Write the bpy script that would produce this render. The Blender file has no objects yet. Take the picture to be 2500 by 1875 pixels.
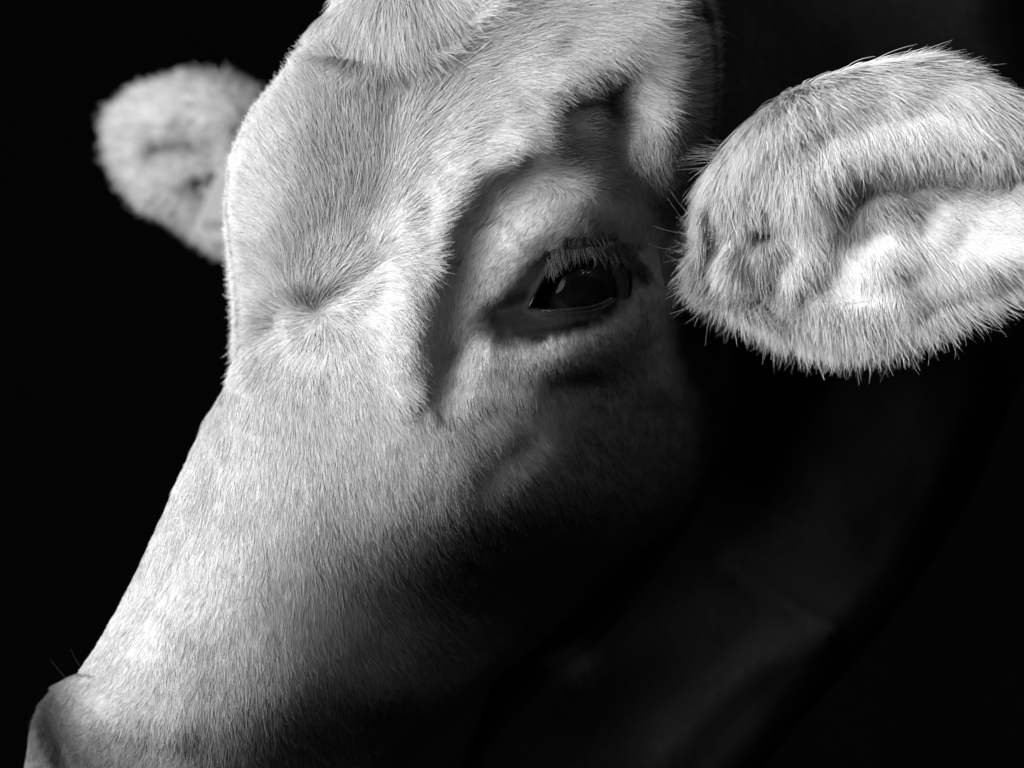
import bpy, math, random
import numpy as np
from mathutils import Vector
rng = np.random.default_rng(7); random.seed(7)
S = bpy.context.scene; C = S.collection

# ------------------------------------------------------------ camera
# modelling unit: u = 0.2 mm. (X right, Y down, H towards the camera); world = metres
U = 0.0002
def W(X, Y, H):
    X, Y, H = np.broadcast_arrays(np.asarray(X, float), np.asarray(Y, float), np.asarray(H, float))
    return np.stack([(X-1250)*U, -H*U, (937.5-Y)*U], -1)
D = 4.0
cam = bpy.data.objects.new('camera', bpy.data.cameras.new('camera')); C.objects.link(cam)
cam.location = (0, -D, 0); cam.rotation_euler = (math.pi/2, 0, 0)
cam.data.sensor_width = 36; cam.data.lens = 36*D/0.5
cam.data.clip_end = 50; cam.data.clip_start = 0.05
cam.data.dof.use_dof = True; cam.data.dof.focus_distance = D+0.02; cam.data.dof.aperture_fstop = 3.2
S.camera = cam
# ------------------------------------------------------------ world, lamps, exposure
w = bpy.data.worlds.new('World'); S.world = w; w.use_nodes = True
w.node_tree.nodes['Background'].inputs[0].default_value = (1, 1, 1, 1)
w.node_tree.nodes['Background'].inputs[1].default_value = 0.004
def area(name, loc, target, size, power, size_y=None):
    l = bpy.data.lights.new(name, 'AREA'); l.energy = power; l.size = size
    if size_y: l.shape = 'ELLIPSE'; l.size_y = size_y
    o = bpy.data.objects.new(name, l); C.objects.link(o); o.location = loc
    o.rotation_euler = (Vector(target)-Vector(loc)).to_track_quat('-Z', 'Y').to_euler()
    return o
area('window_light', (-1.92, -1.14, 0.50), (0, 0, 0), 1.9, 136, 1.9)
for i, (dx, dz) in enumerate([(-.22, .0), (-.12, .09), (-.04, -.05), (.08, .05), (-.1, -.12), (.19, -.04), (.3, .03)]):
    area('skylight', (.30+dx*1.6, -1.75, 1.3+dz*1.6), (0, 0, 0), .045+.02*(i % 3), 190*(.045+.02*(i % 3))**2)
S.view_settings.view_transform = 'Standard'; S.view_settings.look = 'None'
S.view_settings.exposure = 0; S.view_settings.gamma = 1
S.cycles.use_denoising = True
S.cycles.max_bounces = 4; S.cycles.sample_clamp_direct = 4; S.cycles.diffuse_bounces = 0; S.cycles.glossy_bounces = 2
S.cycles.transparent_max_bounces = 4
S.cycles_curves.shape = 'RIBBONS'; S.cycles_curves.subdivisions = 2

# ------------------------------------------------------------ materials
def mat(name, col, rough=.6, spec=.3, noise=None):
    m = bpy.data.materials.new(name); m.use_nodes = True; nt = m.node_tree
    b = nt.nodes['Principled BSDF']; b.inputs['Base Color'].default_value = (col, col, col, 1)
    b.inputs['Roughness'].default_value = rough; b.inputs['Specular IOR Level'].default_value = spec
    if noise:
        n = nt.nodes.new('ShaderNodeTexNoise'); n.inputs['Scale'].default_value = noise[0]; n.inputs['Detail'].default_value = 6
        tc = nt.nodes.new('ShaderNodeTexCoord'); nt.links.new(tc.outputs['Object'], n.inputs['Vector'])
        r = nt.nodes.new('ShaderNodeMapRange'); r.inputs['To Min'].default_value = col*noise[1]; r.inputs['To Max'].default_value = col*noise[2]
        nt.links.new(n.outputs['Fac'], r.inputs['Value']); nt.links.new(r.outputs['Result'], b.inputs['Base Color'])
        bp = nt.nodes.new('ShaderNodeBump'); bp.inputs['Strength'].default_value = .4; bp.inputs['Distance'].default_value = .001
        nt.links.new(n.outputs['Fac'], bp.inputs['Height']); nt.links.new(bp.outputs['Normal'], b.inputs['Normal'])
    return m
def skin_mat():      # base colour from the pigment attribute of the mesh
    m = mat('short_haired_skin', .3, .75, .15, (900, .7, 1.2)); nt = m.node_tree
    a = nt.nodes.new('ShaderNodeAttribute'); a.attribute_name = 'pigment'
    mm = nt.nodes.new('ShaderNodeMath'); mm.operation = 'MULTIPLY'
    r = [n for n in nt.nodes if n.type == 'MAP_RANGE'][0]; r.inputs['To Min'].default_value = .2; r.inputs['To Max'].default_value = .4
    nt.links.new(a.outputs['Fac'], mm.inputs[0]); nt.links.new(r.outputs['Result'], mm.inputs[1])
    nt.links.new(mm.outputs[0], nt.nodes['Principled BSDF'].inputs['Base Color'])
    return m
def hair_mat(name, nmix=.84, spec=.12):
    m = bpy.data.materials.new(name); m.use_nodes = True; nt = m.node_tree; N = nt.nodes; L = nt.links
    b = N['Principled BSDF']; b.inputs['Roughness'].default_value = .55; b.inputs['Specular IOR Level'].default_value = spec
    a = N.new('ShaderNodeAttribute'); a.attribute_name = 'tone'
    ci = N.new('ShaderNodeHairInfo')
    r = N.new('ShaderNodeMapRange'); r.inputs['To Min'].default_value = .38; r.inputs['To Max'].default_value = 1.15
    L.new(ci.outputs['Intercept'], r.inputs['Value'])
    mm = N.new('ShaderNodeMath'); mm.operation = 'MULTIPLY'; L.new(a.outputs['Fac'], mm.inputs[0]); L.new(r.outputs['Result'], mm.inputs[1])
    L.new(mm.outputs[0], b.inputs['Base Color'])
    sn = N.new('ShaderNodeAttribute'); sn.attribute_name = 'surf_n'
    g = N.new('ShaderNodeNewGeometry')
    v1 = N.new('ShaderNodeVectorMath'); v1.operation = 'SCALE'; v1.inputs['Scale'].default_value = nmix; L.new(sn.outputs['Vector'], v1.inputs[0])
    v2 = N.new('ShaderNodeVectorMath'); v2.operation = 'SCALE'; v2.inputs['Scale'].default_value = 1-nmix; L.new(g.outputs['Normal'], v2.inputs[0])
    v3 = N.new('ShaderNodeVectorMath'); v3.operation = 'ADD'; L.new(v1.outputs[0], v3.inputs[0]); L.new(v2.outputs[0], v3.inputs[1])
    v4 = N.new('ShaderNodeVectorMath'); v4.operation = 'NORMALIZE'; L.new(v3.outputs[0], v4.inputs[0])
    L.new(v4.outputs[0], b.inputs['Normal'])
    return m
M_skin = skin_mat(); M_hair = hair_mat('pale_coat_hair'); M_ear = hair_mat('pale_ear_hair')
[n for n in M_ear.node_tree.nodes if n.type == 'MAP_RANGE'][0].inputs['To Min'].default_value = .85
M_lash = hair_mat('eyelash_hair', .4, .2)
M_wet = mat('wet_dark_lid_rim', .012, .22, .5, (700, .7, 1.3))
M_tag = mat('pale_ear_tag_plastic', .36, .4, .4, (300, .93, 1.05)); M_print = mat('grey_tag_print', .24, .6, .2)
M_stud = mat('dark_tag_stud', .05, .4, .4); M_back = mat('unlit_barn_dark', .0015, .95, .05, (6, .6, 1.4))

# ------------------------------------------------------------ mesh helpers
def mesh_from(name, verts, faces, m, smooth=True):
    me = bpy.data.meshes.new(name); verts = np.asarray(verts, np.float32); faces = np.asarray(faces, np.int32)
    me.vertices.add(len(verts)); me.vertices.foreach_set('co', verts.ravel())
    k = faces.shape[1]
    me.loops.add(faces.size); me.loops.foreach_set('vertex_index', faces.ravel())
    me.polygons.add(len(faces)); me.polygons.foreach_set('loop_start', np.arange(0, faces.size, k, dtype=np.int32))
    if smooth: me.polygons.foreach_set('use_smooth', np.ones(len(faces), bool))
    me.update(calc_edges=True); me.validate(); me.materials.append(m)
    return me
def link(name, data, parent=None, **props):
    o = bpy.data.objects.new(name, data); C.objects.link(o)
    if parent is not None: o.parent = parent
    for k, v in props.items(): o[k] = v
    return o
def grid_faces(nr, nc, off=0, wrap=False, flip=False):
    i = np.arange(nr-1)[:, None]; j = np.arange(nc if wrap else nc-1)[None]; j2 = (j+1) % nc
    f = np.stack([i*nc+j+0*i, i*nc+j2, (i+1)*nc+j2, (i+1)*nc+j], -1).reshape(-1, 4)+off
    return f[:, ::-1] if flip else f
def smooth(x): x = np.clip(x, 0, 1); return x*x*(3-2*x)
def dpoly(X, Y, pts):
    """distance to a polyline"""
    d = np.full(np.shape(X), 1e9)
    if len(pts) == 1: return np.hypot(X-pts[0][0], Y-pts[0][1])
    for (a, b), (c, e) in zip(pts[:-1], pts[1:]):
        vx, vy = c-a, e-b; t = np.clip(((X-a)*vx+(Y-b)*vy)/(vx*vx+vy*vy+1e-9), 0, 1)
        d = np.minimum(d, np.hypot(X-a-t*vx, Y-b-t*vy))
    return d
def inside(X, Y, poly):
    """signed distance to a closed polygon (positive inside)"""
    P = list(poly)+[poly[0]]; d = dpoly(X, Y, P); c = np.zeros(np.shape(X), bool)
    for (x1, y1), (x2, y2) in zip(P[:-1], P[1:]):
        if y1 == y2: continue
        c ^= ((y1 > Y) != (y2 > Y)) & (X < (x2-x1)*(Y-y1)/(y2-y1)+x1)
    return np.where(c, d, -d)
def spline(pts, n):   # closed Catmull-Rom through the points
    P = np.array(pts, float); out = []
    k = len(P); t = np.linspace(0, k, n, endpoint=False)
    i = t.astype(int); f = (t-i)[:, None]
    p0, p1, p2, p3 = P[(i-1) % k], P[i % k], P[(i+1) % k], P[(i+2) % k]
    return .5*((2*p1)+(-p0+p2)*f+(2*p0-5*p1+4*p2-p3)*f**2+(-p0+3*p1-3*p2+p3)*f**3)
def tps(ctrl, lam=0.0):
    A = np.array(ctrl, float); P = A[:, :2]/1000; z = A[:, 2]; n = len(P)
    def k(r2): return .5*r2*np.log(np.maximum(r2, 1e-12))
    K = k(((P[:, None]-P[None])**2).sum(-1))+lam*np.eye(n); Q = np.c_[np.ones(n), P]
    M = np.block([[K, Q], [Q.T, np.zeros((3, 3))]]); sol = np.linalg.solve(M, np.r_[z, 0, 0, 0])
    def f(X, Y):
        x = np.ravel(X)/1000; y = np.ravel(Y)/1000; out = np.zeros(len(x))
        for i in range(0, len(x), 40000):
            q = np.c_[x[i:i+40000], y[i:i+40000]]
            out[i:i+40000] = k(((q[:, None]-P[None])**2).sum(-1))@sol[:n]+sol[n]+q@sol[n+1:]
        return out.reshape(np.shape(X))
    return f
def vnoise(X, Y, sc, seed):    # smooth value noise
    r = np.random.default_rng(seed); T = r.random((64, 64))
    x = X/sc+100; y = Y/sc+100; i = np.floor(x).astype(int); j = np.floor(y).astype(int); fx = smooth(x-i); fy = smooth(y-j)
    g = lambda a, b: T[a % 64, b % 64]
    return (g(i, j)*(1-fx)+g(i+1, j)*fx)*(1-fy)+(g(i, j+1)*(1-fx)+g(i+1, j+1)*fx)*fy-.5

# ------------------------------------------------------------ the head: shape
XL = [(-420, 1010), (-330, 930), (-150, 860), (0, 817), (53, 765), (106, 753), (147, 717), (206, 670), (270, 614), (365, 572), (412, 556), (500, 550),
      (633, 564), (723, 574), (860, 572), (940, 545), (1017, 497), (1120, 450), (1243, 396), (1390, 328), (1500, 272), (1582, 226), (1650, 180), (1680, 124), (1729, 79), (1797, 55),
      (1875, 42), (2000, 60), (2120, 140), (2200, 250), (2270, 380)]
XR = [(-420, 1250), (-330, 1420), (-150, 1610), (0, 1680), (60, 1700), (150, 1722), (400, 1728), (700, 1790), (950, 1815), (1060, 1790), (1200, 1715), (1310, 1620), (1400, 1510), (1500, 1400),
      (1620, 1270), (1750, 1120), (1900, 960), (2050, 800), (2200, 600), (2270, 480)]
def interp(tab, Y): a = np.array(tab, float); return np.interp(Y, a[:, 0], a[:, 1])
HB = tps([  # X, Y, height towards the camera
 (900, -330, -330), (1150, -330, -250), (1400, -330, -300), (860, -120, -260), (1150, -120, -90), (1400, -120, -60), (1600, -120, -170),
 (830, 0, -210), (1000, 0, -125), (1200, 0, -30), (1400, 0, -5), (1600, 0, -15), (1720, 0, -80),
 (720, 160, -168), (900, 160, -145), (1200, 160, -75), (1400, 160, 8), (1600, 160, 8), (1740, 160, -70),
 (560, 380, -255), (700, 380, -146), (900, 380, -122), (1100, 380, -65), (1300, 380, -15), (1500, 380, -40), (1650, 380, -118), (1750, 380, -290),
 (545, 600, -270), (680, 600, -182), (900, 600, -135), (1050, 600, -60), (1300, 600, -45), (1500, 600, -80), (1650, 600, -345), (1780, 600, -600),
 (560, 800, -285), (700, 800, -230), (850, 800, -110), (1000, 800, -15), (1200, 800, -45), (1400, 800, -30), (1600, 800, -265), (1800, 800, -580),
 (510, 1000, -260), (650, 1000, -140), (800, 1000, -60), (960, 1000, -5), (1100, 1000, -10), (1250, 1000, -38), (1450, 1000, -165), (1650, 1000, -440), (1800, 1000, -660),
 (400, 1240, -200), (550, 1240, -95), (700, 1240, -30), (850, 1240, -5), (980, 1240, 6), (1130, 1240, -26), (1350, 1240, -205), (1550, 1240, -470), (1700, 1240, -700),
 (275, 1500, -210), (420, 1500, -85), (560, 1500, -20), (700, 1500, -30), (820, 1500, -78), (950, 1500, -165), (1150, 1500, -380), (1400, 1500, -690),
 (120, 1700, -220), (300, 1700, -80), (450, 1700, -20), (580, 1700, -8), (700, 1700, -36), (850, 1700, -175), (1000, 1700, -345), (1150, 1700, -590),
 (60, 1875, -260), (200, 1875, -165), (350, 1875, -98), (480, 1875, -78), (620, 1875, -130), (800, 1875, -310), (980, 1875, -580),
 (150, 2100, -230), (350, 2100, -160), (550, 2100, -260), (750, 2100, -430)], 0.0004)
EYE = [(1294, 750), (1308, 722), (1328, 688), (1354, 650), (1400, 624), (1455, 617), (1500, 634), (1524, 664), (1526, 690), (1504, 720), (1474, 742), (1430, 754), (1380, 758), (1336, 758)]
FEAT = [  # polyline, width, height
 ([(1420, 325), (1270, 350), (1150, 440), (1075, 570), (1035, 720), (1030, 880), (1015, 950)], 62, 45),
 ([(1500, 395), (1330, 420), (1215, 500), (1150, 620), (1120, 760), (1095, 860), (1058, 960)], 70, -26),
 ([(1390, 285), (1440, 255), (1505, 225)], 58, -66), ([(1440, 325), (1520, 305)], 58, -55),
 ([(1530, 300), (1565, 400), (1585, 520), (1600, 640)], 82, -90),
 ([(1665, 150), (1665, 330), (1650, 480), (1650, 600)], 60, 14),
 ([(1290, 585), (1350, 545), (1430, 520), (1510, 535)], 54, 32),
 ([(1395, 590), (1450, 580), (1520, 584), (1565, 600)], 11, -18),
 ([(1360, 612), (1440, 600), (1520, 612), (1560, 650)], 12, 12),
 ([(1210, 868), (1330, 884), (1450, 862), (1530, 800), (1562, 716)], 66, 46),
 ([(1220, 760), (1290, 740)], 26, -22), ([(1250, 805), (1350, 792), (1450, 776), (1510, 740)], 14, 10),
 ([(1200, 930), (1330, 950), (1450, 930)], 30, -8),
 ([(1110, 880), (1160, 830), (1195, 770)], 28, -14),
 ([(1100, 1010), (1190, 960), (1290, 960)], 50, 12), ([(1290, 1080), (1180, 1170)], 46, -14),
 ([(1052, 1005)], 20, 10),
 ([(770, 765)], 36, -17), ([(770, 760), (850, 700), (930, 640)], 20, -14), ([(740, 778), (680, 797), (630, 830)], 34, -17),
 ([(900, 560), (950, 400), (960, 250)], 36, -7), ([(600, 330), (590, 500), (600, 640)], 34, 10),
 ([(545, 420), (545, 520)], 22, -26),
 ([(880, -150), (930, 0), (960, 45)], 105, 27), ([(780, 95), (880, 112), (1000, 112), (1090, 70), (1150, 10)], 22, -34),
 ([(1150, 60), (1300, 90)], 40, 10), ([(1100, 170), (1000, 200)], 24, -10),
 ([(1430, -60), (1600, 0), (1700, -10)], 52, 40), ([(1640, 50), (1760, 48)], 20, -48),
 ([(1200, 260), (1120, 330)], 50, 16),
 ([(1000, 520), (985, 700), (975, 880)], 36, 14),
 ([(105, 1740), (128, 1800), (160, 1880)], 30, -42), ([(70, 1780), (62, 1900)], 22, 16), ([(150, 1650), (110, 1690)], 20, -8),
 ([(420, 1560), (300, 1640)], 90, 20), ([(230, 1760), (420, 1790)], 60, 22),
 ([(1030, 1560), (930, 1700)], 60, 10),
]
def headH(X, Y):
    H = HB(X, Y)
    for pts, s, a in FEAT: H = H+a*np.exp(-(dpoly(X, Y, pts)/s)**2)
    eyez = smooth((np.hypot(X-1350, Y-720)-180)/120)
    H += (2*vnoise(X, Y, 55, 3)+1*vnoise(X, Y, 23, 4)*smooth((X-700)/400))*(.3+.7*eyez)
    H += 5*vnoise(X*.8+Y*.6, (Y*.8-X*.6)*2.2, 70, 5)*smooth((X-1000)/200)*smooth((Y-880)/120)   # skin folds of the cheek
    e = inside(X, Y, EYE); H -= 85*smooth((e+1)/9)
    H += 7*np.exp(-((e+7)/7)**2)
    return H
def edge_round(H, X, Y, xl, xr, RL=85, RR=150, K=1.0):
    u = np.clip(1-(X-xl)/RL, 0, 1); v = np.clip(1-(xr-X)/RR, 0, 1)
    return H-K*RL*(1-np.sqrt(np.maximum(1-u*u, 0)))-K*RR*(1-np.sqrt(np.maximum(1-v*v, 0)))
def sheet(Hf, xlt, xrt, y0, y1, nr, nf, nb, depth, RL=75, RR=130):
    """closed body: front surface Hf between two outlines, a rounded back behind it"""
    Y = np.linspace(y0, y1, nr)[:, None]; xl = interp(xlt, Y); xr = interp(xrt, Y)
    t = np.linspace(0, 1, nf)[None]; c = .5-.5*np.cos(math.pi*t); c = .6*c+.4*t
    X = xl+(xr-xl)*c; YY = Y+0*X
    Hfr = edge_round(Hf(X, YY), X, YY, xl, xr, RL, RR)
    tb = np.linspace(0, 1, nb+2)[1:-1][None]; cb = .5-.5*np.cos(math.pi*tb)
    Xb = xr+(xl-xr)*cb; He = Hfr[:, -1:]+(Hfr[:, :1]-Hfr[:, -1:])*cb
    Hb = He-depth*np.sqrt(np.maximum(1-(2*cb-1)**2, 0))*np.clip((xr-xl)/800, .1, 1)
    XX = np.hstack([X, Xb]); HH = np.hstack([Hfr, Hb]); YA = Y+0*XX
    v = W(XX, YA, HH).reshape(-1, 3); nc = nf+nb
    f = grid_faces(nr, nc, 0, wrap=True, flip=True)
    ca = W(XX[0].mean(), y0-12, HH[0].mean())[None]; cb_ = W(XX[-1].mean(), y1+12, HH[-1].mean())[None]
    n0 = len(v); v = np.vstack([v, ca, cb_]); j = np.arange(nc); j2 = (j+1) % nc
    caps = [np.stack([j, j2, 0*j+n0, 0*j+n0], -1), np.stack([(nr-1)*nc+j2, (nr-1)*nc+j, 0*j+n0+1, 0*j+n0+1], -1)]
    tris = np.vstack([caps[0][:, :3], caps[1][:, :3]])
    front = np.zeros((nr, nc), bool); front[:, :nf] = True
    tri = np.vstack([f[:, [0, 1, 2]], f[:, [0, 2, 3]], tris])
    return v, tri
# ------------------------------------------------------------ the neck
NL = [(-420, 1500), (0, 1330), (400, 1300), (900, 1300), (1300, 1280), (1600, 1240), (1900, 1130), (2300, 1000)]
NR = [(-420, 2500), (-100, 2560), (400, 2600), (900, 2570), (1200, 2450), (1400, 2330), (1600, 2180), (1800, 2000), (2000, 1840), (2300, 1620)]
NB = tps([(1500, -300, -560), (1900, -300, -760), (2400, -300, -900), (1500, 200, -480), (1900, 200, -600), (2400, 200, -760), (1400, 800, -620), (1800, 800, -560), (2200, 800, -580), (2500, 800, -720),
 (1400, 1300, -700), (1700, 1300, -620), (2050, 1300, -600), (2300, 1300, -700), (1300, 1600, -700), (1600, 1600, -680), (1950, 1600, -700), (1200, 2000, -720), (1500, 2000, -760)], .001)
NF = [([(1640, 1900), (1760, 1760), (1900, 1640), (2060, 1570)], 60, 30), ([(1800, 1400), (1950, 1500), (2050, 1560)], 34, 34),
      ([(1780, 850), (1770, 1050), (1640, 1260), (1520, 1420)], 50, 40), ([(1400, 1700), (1560, 1600)], 90, 30), ([(1330, 1620)], 50, 60)]
def neckH(X, Y):
    H = NB(X, Y)-220
    for p, s, a in NF: H = H+a*np.exp(-(dpoly(X, Y, p)/s)**2)
    return H+14*vnoise(X, Y, 110, 8)
hv, hf = sheet(headH, XL, XR, -420, 2270, 640, 430, 60, 620)
nv, nf_ = sheet(neckH, NL, NR, -420, 2300, 160, 130, 40, 700, 140, 160)

ORIGIN = Vector((0.05, .12, -.27))
cow = bpy.data.objects.new('cow', None); C.objects.link(cow); cow.location = ORIGIN; cow.empty_display_size = .05
cow['label'] = 'pale short-haired cow with its head turned to the left, lit against the dark'
cow['category'] = 'cow'
OFF = np.array(ORIGIN)

# pigment (hair and skin base colour, with some shade painted in round the eye)
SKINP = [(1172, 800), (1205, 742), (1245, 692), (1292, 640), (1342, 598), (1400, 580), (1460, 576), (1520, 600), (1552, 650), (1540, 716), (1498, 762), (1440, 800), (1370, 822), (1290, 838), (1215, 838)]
def pigment(X, Y, H):
    p = np.full(np.shape(X), .62)
    p = p*(1-.25*np.exp(-((X-1420)/190)**2-((Y-470)/190)**2))  # shade between brow and upper lid, put into the coat colour
    p = p*(1-.5*np.exp(-(dpoly(X, Y, [(1215, 770), (1330, 640)])/75)**2))  # soft shade gradient left of the eye, painted into the coat
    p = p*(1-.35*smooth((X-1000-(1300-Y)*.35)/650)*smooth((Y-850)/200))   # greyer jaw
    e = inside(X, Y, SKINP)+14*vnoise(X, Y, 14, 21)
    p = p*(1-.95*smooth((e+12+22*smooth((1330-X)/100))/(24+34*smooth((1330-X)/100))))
    n = dpoly(X, Y, [(100, 1740), (150, 1850), (280, 1930)]); p *= 1-.86*np.exp(-(n/125)**2)
    p *= 1-.45*np.exp(-(dpoly(X, Y, [(90, 1700), (40, 1900)])/100)**2)
    return p*(1+.09*vnoise(X, Y, 120, 31)+.05*vnoise(X, Y, 40, 32))
def neckp(X, Y, H): return (.065+.2*np.exp(-(dpoly(X, Y, [(1320, 1640), (1420, 1640)])/45)**2))*(1+.3*vnoise(X, Y, 90, 33))  # pale throat spot painted in where the bump catches no light

# ------------------------------------------------------------ coat
def vnormals(v, tri):
    a, b, c = v[tri[:, 0]], v[tri[:, 1]], v[tri[:, 2]]; fn = np.cross(b-a, c-a); n = np.zeros_like(v)
    for k in range(3):
        for d in range(3): n[:, d] += np.bincount(tri[:, k], fn[:, d], len(v))
    n /= np.linalg.norm(n, axis=1, keepdims=True)+1e-20
    return n, np.linalg.norm(fn, axis=1)/2
def unW(p): return p[:, 0]/U+1250, 937.5-p[:, 2]/U, -p[:, 1]/U
def scatter(v, tri, n, dens):
    vn, ar = vnormals(v, tri); cen = (v[tri[:, 0]]+v[tri[:, 1]]+v[tri[:, 2]])/3; fnn = vn[tri[:, 0]]
    wgt = ar*dens(*unW(cen), fnn); wgt /= wgt.sum()
    k = rng.choice(len(tri), n, p=wgt); r1 = np.sqrt(rng.random(n))[:, None]; r2 = rng.random(n)[:, None]
    a, b, c = tri[k, 0], tri[k, 1], tri[k, 2]
    mix = lambda q: q[a]*(1-r1)+q[b]*r1*(1-r2)+q[c]*r1*r2
    nn = mix(vn); nn /= np.linalg.norm(nn, axis=1, keepdims=True)
    return mix(v), nn
def flowfield(ctrl):
    A = np.array(ctrl, float); d = A[:, 2:4]/np.linalg.norm(A[:, 2:4], axis=1, keepdims=True)
    rad = A[:, 4] if A.shape[1] > 4 else np.full(len(A), 60.)
    def f(X, Y):
        ox = np.zeros(len(X)); oy = np.zeros(len(X)); 
        for (x, y), (u, v_), r in zip(A[:, :2], d, rad):
            w_ = 1/(((X-x)**2+(Y-y)**2)+r*r)**2; ox += w_*u; oy += w_*v_
        l = np.hypot(ox, oy)+1e-20
        return ox/l, oy/l
    return f
def tangent(n, dx, dy, push=0.):
    a = np.stack([dx, 0*dx, -dy], -1)
    ny = np.where(np.abs(n[:, 1]) < .3, np.where(n[:, 1] < 0, -.3, .3), n[:, 1])
    y = -(a[:, 0]*n[:, 0]+a[:, 2]*n[:, 2])/ny; a[:, 1] = np.clip(y, -1.6, 1.6)
    out = np.maximum(dx*n[:, 0]-dy*n[:, 2], 0)[:, None]; a0 = np.stack([dx, 0*dx, -dy], -1)
    a -= n*(a*n).sum(1, keepdims=True)
    a = a/(np.linalg.norm(a, axis=1, keepdims=True)+1e-9)+push*smooth((out-.45)/.4)*a0
    return a/(np.linalg.norm(a, axis=1, keepdims=True)+1e-9)
def clump(X, Y, cell, seed):
    """nearest of the jittered cell centres: gives the offset to it"""
    r = np.random.default_rng(seed); JX = r.random((97, 97)); JY = r.random((97, 97))
    i = np.floor(X/cell).astype(int); j = np.floor(Y/cell).astype(int); best = np.full(len(X), 1e18); bx = np.zeros(len(X)); by = np.zeros(len(X))
    for a in (-1, 0, 1):
        for b in (-1, 0, 1):
            cx = (i+a+JX[(i+a) % 97, (j+b) % 97])*cell; cy = (j+b+JY[(i+a) % 97, (j+b) % 97])*cell
            d = (X-cx)**2+(Y-cy)**2; k = d < best; best[k] = d[k]; bx[k] = (cx-X)[k]; by[k] = (cy-Y)[k]
    return bx, by
GX, GY = np.meshgrid(np.arange(0, 1900, 4.), np.arange(-430, 2280, 4.)); GH = None
def surfH(X, Y):
    i = np.clip((Y+430)/4, 0, GX.shape[0]-1.01); j = np.clip(X/4, 0, GX.shape[1]-1.01); a = i.astype(int); b = j.astype(int); u = i-a; v_ = j-b
    return (GH[a, b]*(1-v_)+GH[a, b+1]*v_)*(1-u)+(GH[a+1, b]*(1-v_)+GH[a+1, b+1]*v_)*u
def coat(name, parent, roots, nrm, flow, length, lift, pig, rad, m, NP=6, jit=.16, cl=(26, .6), seed=1, curl=.12, sag=0., conform=False, soft=0., push=0., tv=1.):
    if soft: shade = nrm+soft*np.array([-.6, -.8, .15]); shade /= np.linalg.norm(shade, axis=1, keepdims=True)
    else: shade = nrm
    X, Y, H = unW(roots); n = len(X)
    dx, dy = flow(X, Y)
    ang = jit*rng.standard_normal(n)+.36*vnoise(X, Y, 60, seed+50)+.2*vnoise(X, Y, 20, seed+51)
    c, s = np.cos(ang), np.sin(ang); dx, dy = dx*c-dy*s, dx*s+dy*c
    if conform is True: push = (push+.25*smooth((X-1600)/80))[:, None]
    T = tangent(nrm, dx, dy, push); B = np.cross(nrm, T)
    Ln = (length(X, Y) if callable(length) else length)*np.clip(1+.25*rng.standard_normal(n), .35, 1.8)
    Lf = (lift(X, Y) if callable(lift) else lift)*np.clip(1+.3*rng.standard_normal(n)+.4*vnoise(X, Y, 30, seed+52), .1, 2.0)
    bx, by = clump(X, Y, cl[0], seed); pull = np.stack([bx, 0*bx, -by], -1)*U*cl[1]*rng.uniform(.4, 1.1, n)[:, None]
    pull -= nrm*(pull*nrm).sum(1, keepdims=True)
    bx2, by2 = clump(X, Y, cl[0]*.42, seed+5); p2 = np.stack([bx2, 0*bx2, -by2], -1)*U*.35; pull = pull+p2-nrm*(p2*nrm).sum(1, keepdims=True)
    cu = curl*rng.standard_normal(n)
    P = np.empty((n, NP, 3), np.float32)
    for k in range(NP):
        t = k/(NP-1)
        off = T*(Ln*t)[:, None]+nrm*(Ln*Lf*(1-(1-t)**2.0)*(1-.35*t))[:, None]+B*(Ln*cu*t*t)[:, None]
        P[:, k] = roots-nrm*(1.5*U)+off*U+pull*(t**1.3)
        if conform:     # keep the strand just above the skin it lies on
            px = P[:, k, 0]/U+1250; py = 937.5-P[:, k, 2]/U; t_ = (Ln*Lf*(1-(1-t)**2.0)*(1-.35*t))*.5+.8*t
            if conform is True: hs = surfH(px, py)+np.where(t > 0, t_, -1.5); ok = (nrm[:, 1] < -.45) & (px < interp(XR, py)-160) & (px > interp(XL, py)+90)
            else: hs = conform(px, py)+np.where(t > 0, t_, -1.5); ok = (nrm[:, 1] < -.2) & (P[:, k, 1]+hs*U < 70*U)
            P[:, k, 1] = np.where(ok, np.minimum(P[:, k, 1], -hs*U), P[:, k, 1])
        if sag: P[:, k, 2] -= (Ln*sag*t*t)*U
    tone = pig(X, Y, H)*np.clip(1+.22*tv*rng.standard_normal(n), .45, 1.5)*(1+.5*tv*vnoise(X+bx2, Y+by2, 7, seed+60))
    tone = np.minimum(tone, .88)
    R = np.empty((n, NP), np.float32); rr = (rad(X, Y) if callable(rad) else rad)*U*rng.uniform(.7, 1.2, n)
    for k in range(NP): R[:, k] = rr*(1-.85*(k/(NP-1))**1.5)
    cd = bpy.data.hair_curves.new(name); cd.add_curves([NP]*n)
    cd.position_data.foreach_set('vector', (P-OFF.astype(np.float32)).ravel())
    ra = cd.attributes.get('radius') or cd.attributes.new('radius', 'FLOAT', 'POINT'); ra.data.foreach_set('value', R.ravel())
    at = cd.attributes.new('tone', 'FLOAT', 'CURVE'); at.data.foreach_set('value', tone.astype(np.float32))
    an = cd.attributes.new('surf_n', 'FLOAT_VECTOR', 'CURVE'); an.data.foreach_set('vector', shade.astype(np.float32).ravel())
    cd.materials.append(m)
    return link(name, cd, parent, kind='stuff')

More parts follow.
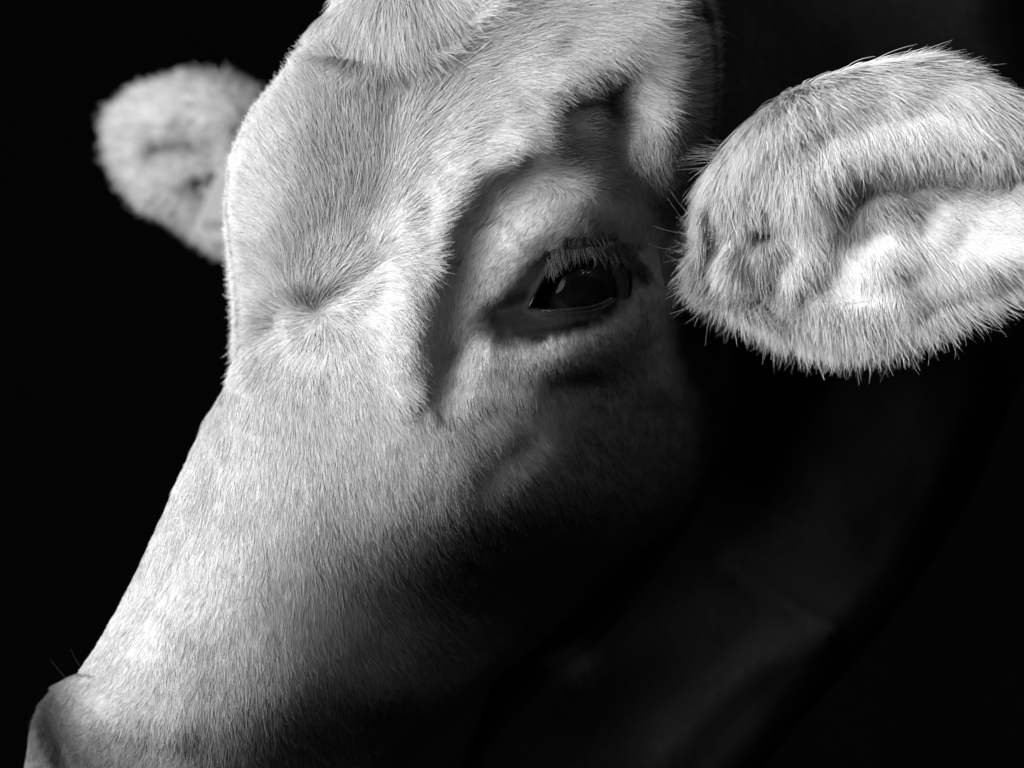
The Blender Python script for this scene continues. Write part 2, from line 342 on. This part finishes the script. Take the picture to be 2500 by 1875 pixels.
FLOW = [  # x, y, direction
 (765, 705, .0, -1), (730, 715, -.4, -1), (700, 745, -1, -.35), (705, 790, -.9, .5), (735, 820, -.5, 1), (775, 830, 0, 1), (830, 815, .7, .9), (840, 765, 1, .15), (820, 725, .8, -.6),
 (690, 640, -.8, -.9), (620, 700, -1, .0), (600, 790, -.8, .6), (620, 870, -.5, .9), (700, 900, -.25, 1), (800, 920, .1, 1), (900, 880, .45, 1), (950, 800, .9, .6), (960, 720, 1, .15),
 (900, 680, .9, -.5), (880, 600, .3, -1), (800, 600, -.2, -1), (720, 520, -.6, -.8), (620, 560, -1, -.15), (600, 430, -.9, -.4), (700, 380, -.6, -.8), (800, 450, -.4, -1), (900, 420, -.2, -1), (950, 480, .3, -1),
 (960, 300, .1, -1), (850, 280, -.35, -1), (740, 230, -.6, -.8), (800, 180, -.5, -.9), (950, 190, .1, -1), (1030, 200, .6, -.8), (1050, 330, .8, -.5), (1040, 430, .9, -.5), (1040, 540, 1, -.2), (1000, 620, 1, -.05),
 (1150, 250, 1, -.35), (1180, 350, 1, -.15), (1150, 150, 1, -.4), (1250, 80, 1, -.15), (1300, 180, 1, -.1), (1400, 100, 1, .15), (1450, 20, 1, -.1), (1350, 190, .9, .3), (1480, 150, .8, .6), (1420, 180, .5, .8),
 (1270, 260, .9, .45), (1230, 320, 1, .25), (1330, 230, .7, .75), (1400, 265, .5, -.5), (1440, 290, 1, -.2), (1500, 270, .7, -1), (1540, 200, .8, .6), (1600, 120, 1, .0), (1600, 220, .8, .6), (1680, 150, .9, -.5), (1700, 250, .9, .1),
 (1560, 330, -.1, 1), (1650, 350, .4, 1), (1700, 450, .1, 1), (1640, 560, .0, 1), (1560, 500, .0, 1), (1330, 350, 1, .1), (1450, 350, 1, -.2), (1400, 410, 1, -.1), (1250, 420, .9, -.35), (1500, 440, 1, .1),
 (1170, 500, .5, -.9), (1100, 600, .3, -1), (1070, 500, .7, -.7), (1150, 680, -.4, 1), (1200, 600, -.6, .9), (1300, 500, -.7, .6), (1280, 600, -.6, .7), (1400, 520, -.75, .65), (1480, 520, -.7, .7), (1350, 570, -.6, .7),
 (1010, 700, -.05, 1), (1040, 780, 0, 1), (1010, 860, .3, 1), (960, 880, .5, .9), (1000, 930, .9, .7), (1070, 850, -.1, 1), (1060, 930, -.3, 1), (950, 960, .6, .9),
 (1180, 750, -.6, .8), (1160, 820, -.5, .9), (1120, 900, -.35, 1), (1210, 860, .1, 1), (1300, 860, .15, 1), (1400, 850, .2, 1), (1480, 820, .4, 1), (1550, 750, .35, 1), (1300, 930, .4, 1), (1450, 930, .4, 1),
 (1100, 990, .3, 1), (1050, 1050, .35, 1), (1200, 1000, .6, .9), (1300, 1100, .7, .8), (1150, 1150, .5, 1), (1100, 1300, .5, .9), (1000, 1200, .25, 1), (950, 1050, .15, 1), (1250, 1300, .7, .8), (1450, 1150, .5, 1), (1600, 1000, .3, 1),
 (850, 1050, .08, 1), (700, 1000, -.08, 1), (580, 980, -.3, 1), (500, 1120, -.4, 1), (650, 1200, -.12, 1), (800, 1250, .02, 1), (450, 1300, -.4, 1), (550, 1400, -.2, 1), (700, 1450, .0, 1), (850, 1450, .2, 1),
 (350, 1450, -.5, 1), (300, 1600, -.6, 1), (450, 1600, -.3, 1), (600, 1650, .05, 1), (750, 1650, .3, 1), (900, 1620, .5, 1), (1020, 1500, .6, .8), (200, 1700, -.9, .6), (120, 1720, -1, .5), (250, 1820, -.7, .9), (450, 1800, -.15, 1), (650, 1850, .2, 1),
 (60, 1850, -.2, 1), (850, 1800, .5, .9),
 (880, -50, -.5, .8), (940, 30, .05, 1), (1000, 50, .25, 1), (870, 60, -.5, .8), (800, 70, -.7, .7), (1060, 20, .5, .9), (900, 85, -.1, 1), (1100, 90, 1, -.5), (1180, 30, 1, -.2)]
FLOW = [((r[0], r[1], r[2]*.9-r[3]*.43, r[3]*.9+r[2]*.43) if abs(r[0]-765) < 80 and abs(r[1]-765) < 70 else r) for r in FLOW]
FLOW = [r+(30,) if abs(r[0]-765) < 80 and abs(r[1]-765) < 70 else r+(45,) for r in FLOW]
flow_head = flowfield(FLOW)
LEN = tps([(900, 0, 95), (1300, 100, 72), (1650, 150, 70), (600, 400, 52), (900, 400, 70), (1200, 350, 64), (1450, 260, 52), (1650, 450, 50), (765, 765, 62), (950, 700, 52), (900, 950, 48), (1040, 700, 40), (1150, 620, 28), (1350, 520, 24),
 (1060, 480, 42), (1250, 330, 44), (1340, 215, 46), (1620, 250, 44), (1200, 780, 16), (1300, 850, 13), (1420, 845, 13), (1510, 790, 14), (1350, 920, 22), (1500, 880, 26), (760, 60, 45), (820, -50, 60), (640, 230, 40), (1150, 950, 32), (1300, 1050, 34), (1500, 1100, 36), (700, 1100, 44), (500, 1300, 36), (900, 1300, 40), (300, 1600, 30), (600, 1600, 38), (900, 1650, 46), (150, 1800, 24), (550, 850, 50),
 (1000, 60, 110), (500, 2000, 30), (1700, 900, 40), (1300, 1500, 50)], .01)
def head_len(X, Y):
    e = inside(X, Y, SKINP); return np.clip(LEN(X, Y), 11, 120)*(1-.5*smooth((e+10)/30))
def head_dens(X, Y, H, n):
    e = inside(X, Y, EYE); s = inside(X, Y, SKINP)
    d = np.where(n[:, 1] < .15, 1., .08)*np.where((X > 1850) | (Y > 2000) | (Y < -150), .15, 1.)
    d = d*(1-.6*np.exp(-(np.hypot(X-768, Y-765)/28)**2))
    return d*np.where(e > -6, 0, 1)*(1-.8*smooth((s-2)/16))
r, n_ = scatter(hv, hf, 780000, head_dens)
body_v = np.vstack([hv, nv]); body_f = np.vstack([hf, nf_+len(hv)])
me = mesh_from('head_and_neck', body_v-OFF, body_f, M_skin)
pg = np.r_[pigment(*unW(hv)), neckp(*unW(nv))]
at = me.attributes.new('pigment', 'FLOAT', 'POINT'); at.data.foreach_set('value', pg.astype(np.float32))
body = link('head_and_neck', me, cow)
GH = headH(GX, GY)
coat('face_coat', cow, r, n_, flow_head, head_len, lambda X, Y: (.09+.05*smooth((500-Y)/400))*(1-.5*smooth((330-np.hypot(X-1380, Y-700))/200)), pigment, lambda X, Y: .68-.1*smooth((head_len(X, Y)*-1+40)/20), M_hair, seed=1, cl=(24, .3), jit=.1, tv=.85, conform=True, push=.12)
nr_, nn_ = scatter(nv, nf_, 80000, lambda X, Y, H, n: np.where(n[:, 1] < .1, 1., .02))
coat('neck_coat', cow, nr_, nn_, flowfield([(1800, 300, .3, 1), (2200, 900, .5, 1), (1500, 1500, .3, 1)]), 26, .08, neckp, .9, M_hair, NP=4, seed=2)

# ------------------------------------------------------------ eye
def uv_ball(cx, cy, ch, r, bulge=None, nu=64, nv_=96):
    th = np.linspace(0, math.pi, nu)[:, None]; ph = np.linspace(0, 2*math.pi, nv_, endpoint=False)[None]
    z = np.cos(th)+0*ph; x = np.sin(th)*np.cos(ph); y = np.sin(th)*np.sin(ph); rr = r*(1+(bulge(th)+0*ph if bulge else 0*z))
    v = W(cx+x*rr, cy+y*rr, ch+z*rr).reshape(-1, 3)
    return v, grid_faces(nu, nv_, wrap=True)
def eye_mat():
    m = mat('dark_wet_eyeball', .02, .04, .5); nt = m.node_tree; b = nt.nodes['Principled BSDF']
    b.inputs['Specular IOR Level'].default_value = .04
    tc = nt.nodes.new('ShaderNodeTexCoord'); g = nt.nodes.new('ShaderNodeTexNoise'); g.inputs['Scale'].default_value = 180; g.inputs['Detail'].default_value = 5
    nt.links.new(tc.outputs['Object'], g.inputs['Vector'])
    a = nt.nodes.new('ShaderNodeAttribute'); a.attribute_name = 'iris'
    r = nt.nodes.new('ShaderNodeMath'); r.operation = 'MULTIPLY'; nt.links.new(a.outputs['Fac'], r.inputs[0]); nt.links.new(g.outputs['Fac'], r.inputs[1])
    nt.links.new(r.outputs[0], b.inputs['Base Color'])
    return m
EC = (1420, 700, -176, 128)
v, f = uv_ball(*EC); me = mesh_from('eyeball', v-OFF, f, eye_mat())
X, Y, H = unW(v); q = np.hypot((X-1425)/62, (Y-715)/42); iris = .005+.009*smooth((q-.9)/.2)*(1-smooth((np.hypot((X-1425)/105, (Y-708)/95)-.9)/.15))
at = me.attributes.new('iris', 'FLOAT', 'POINT'); at.data.foreach_set('value', iris.astype(np.float32))
eye = link('eyeball', me, cow)
# wet rim of the lower lid: a thin tube
def tube(pts, rad, nseg=8):
    P = np.array(pts, float); n = len(P); T = np.gradient(P, axis=0); T /= np.linalg.norm(T, axis=1, keepdims=True)
    up = np.array([0, 1., 0]); A = np.cross(T, up); A /= np.linalg.norm(A, axis=1, keepdims=True)+1e-9; B = np.cross(T, A)
    rad = np.broadcast_to(rad, n); a = np.linspace(0, 2*math.pi, nseg, endpoint=False)
    v = P[:, None]+rad[:, None, None]*(np.cos(a)[None, :, None]*A[:, None]+np.sin(a)[None, :, None]*B[:, None])
    return v.reshape(-1, 3), grid_faces(n, nseg, wrap=True)
def curve2(pts, n):
    P = np.array(pts, float); s = np.r_[0, np.cumsum(np.linalg.norm(np.diff(P, axis=0), axis=1))]; t = np.linspace(0, s[-1], n)
    Q = np.stack([np.interp(t, s, P[:, k]) for k in range(P.shape[1])], -1)
    for _ in range(6): Q[1:-1] = .25*Q[:-2]+.5*Q[1:-1]+.25*Q[2:]
    return Q
for nm, pts, wd in (('lower_lid_rim', [(1290, 754), (1310, 758), (1345, 759), (1400, 756), (1440, 752), (1476, 740), (1508, 714), (1527, 684)], 5.5),
                    ('upper_lid_rim', [(1292, 748), (1310, 714), (1332, 678), (1360, 642), (1402, 620), (1455, 613), (1500, 634), (1526, 664)], 6)):
    q = curve2(pts, 60); hh = headH(q[:, 0], q[:, 1]); base = HB(q[:, 0], q[:, 1])
    hh = np.array([max(headH(np.array([x+a]), np.array([y+b]))[0] for a, b in ((0, 9), (0, -9), (9, 0), (-9, 0))) for x, y in q])
    for _ in range(8): hh[1:-1] = .25*hh[:-2]+.5*hh[1:-1]+.25*hh[2:]
    tv, tf = tube(W(q[:, 0], q[:, 1], hh-8), wd*U*np.sin(np.linspace(.25, 2.9, 60)))
    link(nm, mesh_from(nm, tv-OFF, tf, M_wet), cow)
# lashes of the upper lid
n = 900; t = rng.random(n); q = curve2([(1340, 640), (1380, 604), (1440, 590), (1500, 596), (1545, 620), (1575, 660)], 80)
lx = np.interp(t*79, np.arange(80), q[:, 0])+rng.normal(0, 5, n); ly = np.interp(t*79, np.arange(80), q[:, 1])+rng.normal(0, 9, n)
lr = W(lx, ly, headH(lx, ly)); ln = np.tile(np.array([-.25, -.93, .25]), (n, 1)); ln /= np.linalg.norm(ln[0])
coat('eyelashes', cow, lr, ln, lambda X, Y: ((.12+.5*smooth((X-1400)/150))+0*X, 1+0*X), lambda X, Y: 36+0*X, .2, lambda X, Y, H: .065+0*X, .7, M_lash, jit=.1, cl=(8, .5), seed=5)

# ------------------------------------------------------------ ears
def ear(name, outline, centre, Hfun, Hback, nr=120, na=220, pgf=None, feats=(), p=1.0):
    O = spline(outline, na); r = (np.linspace(0, 1, nr)**p)[:, None]
    X = centre[0]+r*(O[:, 0]-centre[0])[None]; Y = centre[1]+r*(O[:, 1]-centre[1])[None]; R = r+0*X
    Hf = Hfun(X, Y, R)
    for pts, s, a in feats: Hf = Hf+a*np.exp(-(dpoly(X, Y, pts)/s)**2)*smooth((1-R)/.12)
    rb = np.linspace(1, 0, 40)[1:, None]; Xb = centre[0]+rb*(O[:, 0]-centre[0])[None]; Yb = centre[1]+rb*(O[:, 1]-centre[1])[None]; Rb = rb+0*Xb
    Hb = Hback(Xb, Yb, Rb)
    v = W(np.vstack([X, Xb]), np.vstack([Y, Yb]), np.vstack([Hf, Hb])).reshape(-1, 3)
    f = grid_faces(nr+39, na, wrap=True); tri = np.vstack([f[:, [0, 1, 2]], f[:, [0, 2, 3]]])
    return v, tri
# near ear: cupped, its bowl open to the camera and to the left
NE = [(1742, 480), (1768, 405), (1820, 330), (1875, 268), (1965, 210), (2080, 175), (2200, 160), (2330, 185), (2450, 235), (2570, 300), (2680, 380), (2740, 480),
      (2720, 570), (2620, 600), (2480, 650), (2350, 700), (2230, 742), (2090, 768), (1960, 756), (1870, 718), (1800, 672), (1748, 640), (1735, 560)]
def ne_plane(X, Y): return -155+(X-1700)*.15-(Y-500)*.08
def ne_f(X, Y, R):
    bowl = smooth((.93-inR(X, Y))/.5)
    return ne_plane(X, Y)-58*bowl-80*(1-np.sqrt(np.maximum(1-np.clip((R-.76)/.24, 0, 1)**2, 0)))
BOWL = [(1850, 520), (1900, 450), (2060, 455), (2130, 405), (2300, 385), (2520, 390), (2620, 480), (2580, 590), (2420, 680), (2200, 740), (2050, 760), (1900, 740), (1820, 660), (1815, 590)]
def inR(X, Y): return 1-np.clip((inside(X, Y, BOWL)+60)/170, 0, 1)
def ne_b(X, Y, R): return ne_plane(X, Y)-95-150*np.sqrt(np.maximum(1-R*R, 0))
NEF = [([(2150, 480), (2220, 580), (2330, 640), (2480, 660)], 60, 34), ([(2160, 640), (2200, 720)], 44, 26), ([(1960, 380), (1990, 480), (1985, 600), (1950, 680)], 54, 26),
       ([(1862, 470), (1880, 550)], 24, -50), ([(1790, 620), (1850, 640)], 40, 24), ([(2300, 520), (2500, 540)], 60, 14), ([(2130, 430), (2260, 405), (2440, 415)], 46, -64), ([(2040, 345), (2250, 322), (2430, 345)], 48, 34),
       ([(2080, 480), (2110, 560)], 44, -26), ([(1980, 700), (2080, 730)], 36, -14), ([(1900, 330), (2100, 290), (2350, 310)], 80, 20), ([(1900, 760), (2150, 790)], 60, 20)]
ev, ef = ear('ear', NE, (2120, 520), ne_f, ne_b, feats=NEF)
def radial(outline, centre):
    O = spline(outline, 720)-np.array(centre); a = np.arctan2(O[:, 1], O[:, 0]); k = np.argsort(a); a = a[k]; rr = np.hypot(O[:, 0], O[:, 1])[k]
    a = np.r_[a-2*math.pi, a, a+2*math.pi]; rr = np.r_[rr, rr, rr]
    return lambda X, Y: np.hypot(X-centre[0], Y-centre[1])/np.interp(np.arctan2(Y-centre[1], X-centre[0]), a, rr)
def ear_surface(outline, centre, fun, feats):
    rf = radial(outline, centre); gx, gy = np.meshgrid(np.arange(1660, 2760, 4.), np.arange(120, 860, 4.)); R = np.minimum(rf(gx, gy), 1)
    G = fun(gx, gy, R)
    for pts, s_, a_ in feats: G = G+a_*np.exp(-(dpoly(gx, gy, pts)/s_)**2)*smooth((1-R)/.12)
    def f(X, Y):
        i = np.clip((Y-120)/4, 0, gx.shape[0]-1.01); j = np.clip((X-1660)/4, 0, gx.shape[1]-1.01); a = i.astype(int); b = j.astype(int); u = i-a; v_ = j-b
        return np.where(rf(X, Y) < .88, (G[a, b]*(1-v_)+G[a, b+1]*v_)*(1-u)+(G[a+1, b]*(1-v_)+G[a+1, b+1]*v_)*u, -5000)
    return f
earH = ear_surface(NE, (2120, 520), ne_f, NEF)
def earp(X, Y, H):
    return .88*(1+.12*vnoise(X, Y, 60, 41))*(1-.4*np.exp(-(dpoly(X, Y, [(2080, 500), (2150, 450), (2420, 420)])/50)**2))  # darker recess: barer skin plus the upper rim's shade, painted in
def add_root(v, tri, pts, rads):
    q = curve2([tuple(W(*p)) for p in pts], 24); rr = np.interp(np.linspace(0, 1, 24), np.linspace(0, 1, len(rads)), rads)*U
    tv, tf = tube(q, rr, 40); n0 = len(v); v = np.vstack([v, tv]); tri = np.vstack([tri, tf[:, [0, 2, 1]]+n0, tf[:, [0, 3, 2]]+n0]); return v, tri
ev, ef = add_root(ev, ef, [(2060, 540, -330), (1840, 550, -420), (1660, 560, -560), (1500, 560, -620)], [90, 130, 150, 170])
me = mesh_from('ear', ev-OFF, ef, M_skin); at = me.attributes.new('pigment', 'FLOAT', 'POINT'); at.data.foreach_set('value', (earp(*unW(ev))*1.15).astype(np.float32))
near_ear = link('ear', me, cow, label='near ear, cupped and thickly furred')
EFLOW = [(1700, 420, -.9, .4), (1740, 370, -.8, .4), (1800, 320, -.7, .4), (1870, 290, -.35, .8), (1940, 250, .15, .9), (2000, 215, .7, .5), (2080, 190, 1, -.1), (2180, 150, 1, -.3), (2300, 150, 1, -.05), (2400, 190, 1, .3), (2500, 250, 1, .5),
 (1850, 350, -.35, .8), (1950, 300, .1, .9), (2050, 270, .3, .9), (2150, 240, .5, .8), (2300, 240, .8, .6), (2150, 340, .25, 1), (2280, 320, .25, 1), (2400, 340, .4, 1), (2050, 380, .1, 1), (1980, 420, .12, 1), (1900, 400, .0, 1),
 (1850, 450, .1, 1), (1780, 430, -.3, 1), (1750, 530, -.3, 1), (1700, 480, -.6, .9), (1690, 550, -.6, .9), (1930, 520, .15, 1), (1990, 560, .05, 1), (1970, 650, -.1, 1), (2060, 470, .2, 1),
 (1700, 590, -.9, .4), (1700, 640, -.9, .4), (1780, 600, -.5, .8), (1850, 610, -.1, 1), (1850, 680, .1, 1), (1750, 700, -.7, .7), (1800, 770, -.5, .9), (1900, 820, -.1, 1), (2000, 850, .1, 1), (2100, 850, .3, 1), (2250, 810, .5, 1), (2400, 740, .7, .8),
 (2500, 700, .8, .7), (2080, 760, .1, 1), (2150, 680, .0, 1), (2230, 700, .5, .9), (2170, 520, .6, .7), (2250, 480, 1, .1), (2400, 470, 1, .05), (2300, 560, .9, .4), (2420, 580, .9, .4), (2350, 650, .7, .8), (2180, 600, .5, 1), (2050, 650, .6, .2), (1950, 740, .2, 1)]
eflow = flowfield([r+(35,) for r in EFLOW])
def elen(X, Y):
    b = inside(X, Y, BOWL); o = inside(X, Y, [tuple(p) for p in spline(NE, 60)])
    return 84+26*smooth((70-o)/60)-20*smooth((b-20)/60)+60*np.exp(-(dpoly(X, Y, [(1900, 390), (2000, 400)])/60)**2)
def elift(X, Y): return .07+.07*smooth((60-inside(X, Y, [tuple(p) for p in spline(NE, 60)]))/50)
er, en = scatter(ev, ef, 300000, lambda X, Y, H, n: np.where(n[:, 1] < .12, 1., .06)*np.where(X > 2600, .3, 1)*(1-.45*smooth((inside(X, Y, BOWL)-45)/50)))
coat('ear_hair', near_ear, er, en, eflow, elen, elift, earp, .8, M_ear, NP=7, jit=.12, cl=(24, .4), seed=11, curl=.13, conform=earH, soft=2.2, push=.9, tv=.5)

# far ear
FE = [(255, 320), (262, 255), (320, 205), (420, 178), (510, 183), (580, 215), (640, 270), (700, 350), (700, 450), (640, 560), (590, 605), (530, 595), (470, 560), (400, 510), (340, 480), (290, 430), (262, 380)]
FE = [(1250+(x-1250)*1.045, 937+(y-937)*1.05) for x, y in FE]
def fe_pl(X, Y): return -1350+(X-450)*.25
def fe_f(X, Y, R): return fe_pl(X, Y)-10*smooth((.7-R)/.6)+30-50*(1-np.sqrt(np.maximum(1-np.clip((R-.45)/.55, 0, 1)**2, 0)))
def fe_b(X, Y, R): return fe_pl(X, Y)-40-150*np.sqrt(np.maximum(1-R*R, 0))
FEF = [([(330, 325), (420, 320), (480, 335)], 20, -18), ([(440, 415), (520, 405), (560, 380)], 16, -24), ([(380, 250), (520, 260)], 50, 30), ([(350, 420), (480, 480), (540, 540)], 40, 30)]
fv, ff = ear('ear', FE, (420, 345), fe_f, fe_b, nr=70, na=140, feats=FEF)
def fep(X, Y, H): return .42*(1+.1*vnoise(X, Y, 60, 43))*(1-.6*np.exp(-(dpoly(X, Y, [(350, 325), (440, 325)])/18)**2))
fv, ff = add_root(fv, ff, [(500, 400, -1370), (640, 450, -1330), (860, 480, -1000), (1050, 480, -550)], [70, 120, 160, 200])
me = mesh_from('ear', fv-OFF, ff, M_skin); at = me.attributes.new('pigment', 'FLOAT', 'POINT'); at.data.foreach_set('value', 1.6*fep(*unW(fv)).astype(np.float32))
far_ear = link('ear', me, cow, label='far ear, out of focus behind the forehead')
fflow = flowfield([r+(30,) for r in [(260, 260, -1, .2), (330, 200, -.9, -.2), (430, 165, -.6, -.5), (540, 190, .3, -.8), (400, 260, -1, .35), (500, 280, -.8, .6), (300, 350, -1, .15), (420, 370, -1, .15), (520, 350, -.8, .5),
   (290, 430, -.8, .5), (370, 480, -.7, .7), (450, 450, -.8, .5), (450, 560, -.5, .9), (540, 600, -.3, 1), (540, 500, -.6, .7), (600, 400, -.6, .7)]])
fr, fn = scatter(fv, ff, 40000, lambda X, Y, H, n: np.where(n[:, 1] < .0, 1., .03))
coat('ear_hair', far_ear, fr, fn, fflow, 42, .08, fep, 2.0, M_hair, NP=5, seed=13, cl=(26, .6), soft=1.2, push=.9)

# ------------------------------------------------------------ ear tag hanging at the far ear
tagO = bpy.data.objects.new('ear_tag', None); C.objects.link(tagO)
TH = -1235
k_ = lambda p: (1250+(p[0]-1250)*1.055, 937+(p[1]-937)*1.055)
tagO['label'] = 'pale plastic ear tag with round grey digits beside the forehead, on the far ear'; tagO['category'] = 'ear tag'
tp = W(*k_((545, 470)), TH); tagO.location = tuple(tp)
out = spline([(540, 400), (516, 440), (500, 480), (486, 520), (472, 555), (484, 576), (540, 590), (600, 596), (640, 590), (650, 560), (630, 500), (600, 430), (575, 398)], 96)
out = np.array([k_(p) for p in out])
nO = len(out); fr_ = W(out[:, 0], out[:, 1], TH+5)-tp; bk = W(out[:, 0], out[:, 1], TH-5)-tp
me = bpy.data.meshes.new('tag_plate'); me.from_pydata([tuple(p) for p in fr_]+[tuple(p) for p in bk], [],
    [list(range(nO))[::-1], list(range(nO, 2*nO))]+[(i, (i+1) % nO, (i+1) % nO+nO, i+nO) for i in range(nO)])
me.materials.append(M_tag); pl = link('tag_plate', me, tagO)
bv = pl.modifiers.new('bevel', 'BEVEL'); bv.width = .0004; bv.segments = 2; bv.limit_method = 'ANGLE'
def ring(cx, cy, rx, ry, w_, hh):
    a = np.linspace(0, 2*math.pi, 48, endpoint=False); o = []
    for k in (1, 0):
        o.append(W(cx+(rx-w_*(1-k))*np.cos(a), cy+(ry-w_*(1-k))*np.sin(a), hh)-tp)
    return np.vstack(o), grid_faces(2, 48, wrap=True, flip=True)
for cx in (504, 534, 566):
    v, f = ring(*k_((cx, 547)), 15, 14, 6, TH+8); link('digit', mesh_from('digit', v, f, M_print, False), tagO)
sv, sf = uv_ball(465, 408, fe_pl(465, 408)+25, 22); link('tag_stud', mesh_from('tag_stud', sv-tp, sf, M_stud), tagO)

# ------------------------------------------------------------ whiskers and feelers
def strands(name, items, rad, tone, parent=cow):
    NPp = 8; P = []
    for (x, y, h, dx, dy, L, bend) in items:
        t = np.linspace(0, 1, NPp); P.append(W(x+dx*L*t-dy*bend*L*t*t, y+dy*L*t+dx*bend*L*t*t, h+.2*L*t))
    P = np.array(P, np.float32); n = len(P); cd = bpy.data.hair_curves.new(name); cd.add_curves([NPp]*n)
    cd.position_data.foreach_set('vector', (P-OFF.astype(np.float32)).ravel())
    ra = cd.attributes.get('radius') or cd.attributes.new('radius', 'FLOAT', 'POINT')
    ra.data.foreach_set('value', np.tile((rad*U*(1-.8*np.linspace(0, 1, NPp))).astype(np.float32), n))
    a = cd.attributes.new('tone', 'FLOAT', 'CURVE'); a.data.foreach_set('value', np.full(n, tone, np.float32))
    a = cd.attributes.new('surf_n', 'FLOAT_VECTOR', 'CURVE'); a.data.foreach_set('vector', np.tile(np.array([-.6, -.7, .3], np.float32), n))
    cd.materials.append(M_hair); return link(name, cd, parent, kind='stuff')
it = []
for k in range(9):
    x, y = [(190, 1660), (150, 1680), (120, 1700), (100, 1720), (230, 1610), (570, 880), (565, 850), (562, 905), (558, 640)][k]
    it.append((x+10, y, -300, -.75+.2*rng.random(), -.6 if k < 5 else .25, 90 if k < 5 else 60, .15*rng.standard_normal()))
strands('whiskers', it[:2]+it[5:7], .4, .05)

def edge_wisps():
    out = []
    q = curve2([(1715, 560), (1712, 640), (1760, 710), (1840, 765), (1960, 800), (2120, 815), (2300, 775), (2450, 700)], 100); dd = curve2([(-1, .15), (-.95, .35), (-.75, .65), (-.5, .85), (-.1, 1), (.3, 1), (.55, .9), (.7, .7)], 100)
    for k in range(300):
        u = int(99*rng.random()**1.15); a = .3*rng.standard_normal(); dx, dy = dd[u]/np.hypot(*dd[u]); dx, dy = dx*math.cos(a)-dy*math.sin(a), dx*math.sin(a)+dy*math.cos(a)
        out.append((q[u, 0]-dx*55+14*rng.standard_normal(), q[u, 1]-dy*55+14*rng.standard_normal(), -150+(q[u, 0]-1700)*.17-30*rng.random(), dx, dy, 70+80*rng.random(), .35*rng.standard_normal()))
    for k in range(40): out.append((1785+16*rng.standard_normal(), 375+14*rng.standard_normal(), -160, -1, -.02+.12*rng.standard_normal(), 90+50*rng.random(), .12*rng.standard_normal()))
    return out
strands('ear_wisps', edge_wisps(), .42, .5, near_ear)
# ------------------------------------------------------------ background
bd = bpy.data.meshes.new('dark_background'); xs = [(-6, 3.2), (6, 3.2)]
a = np.linspace(-6, 6, 25); z = np.linspace(-4, 4, 17)
vv = np.array([(x, 3.2-.02*x*x, zz) for zz in z for x in a]); link('dark_background', mesh_from('dark_background', vv, grid_faces(17, 25), M_back), None, kind='structure', label='unlit dark background behind the cow')
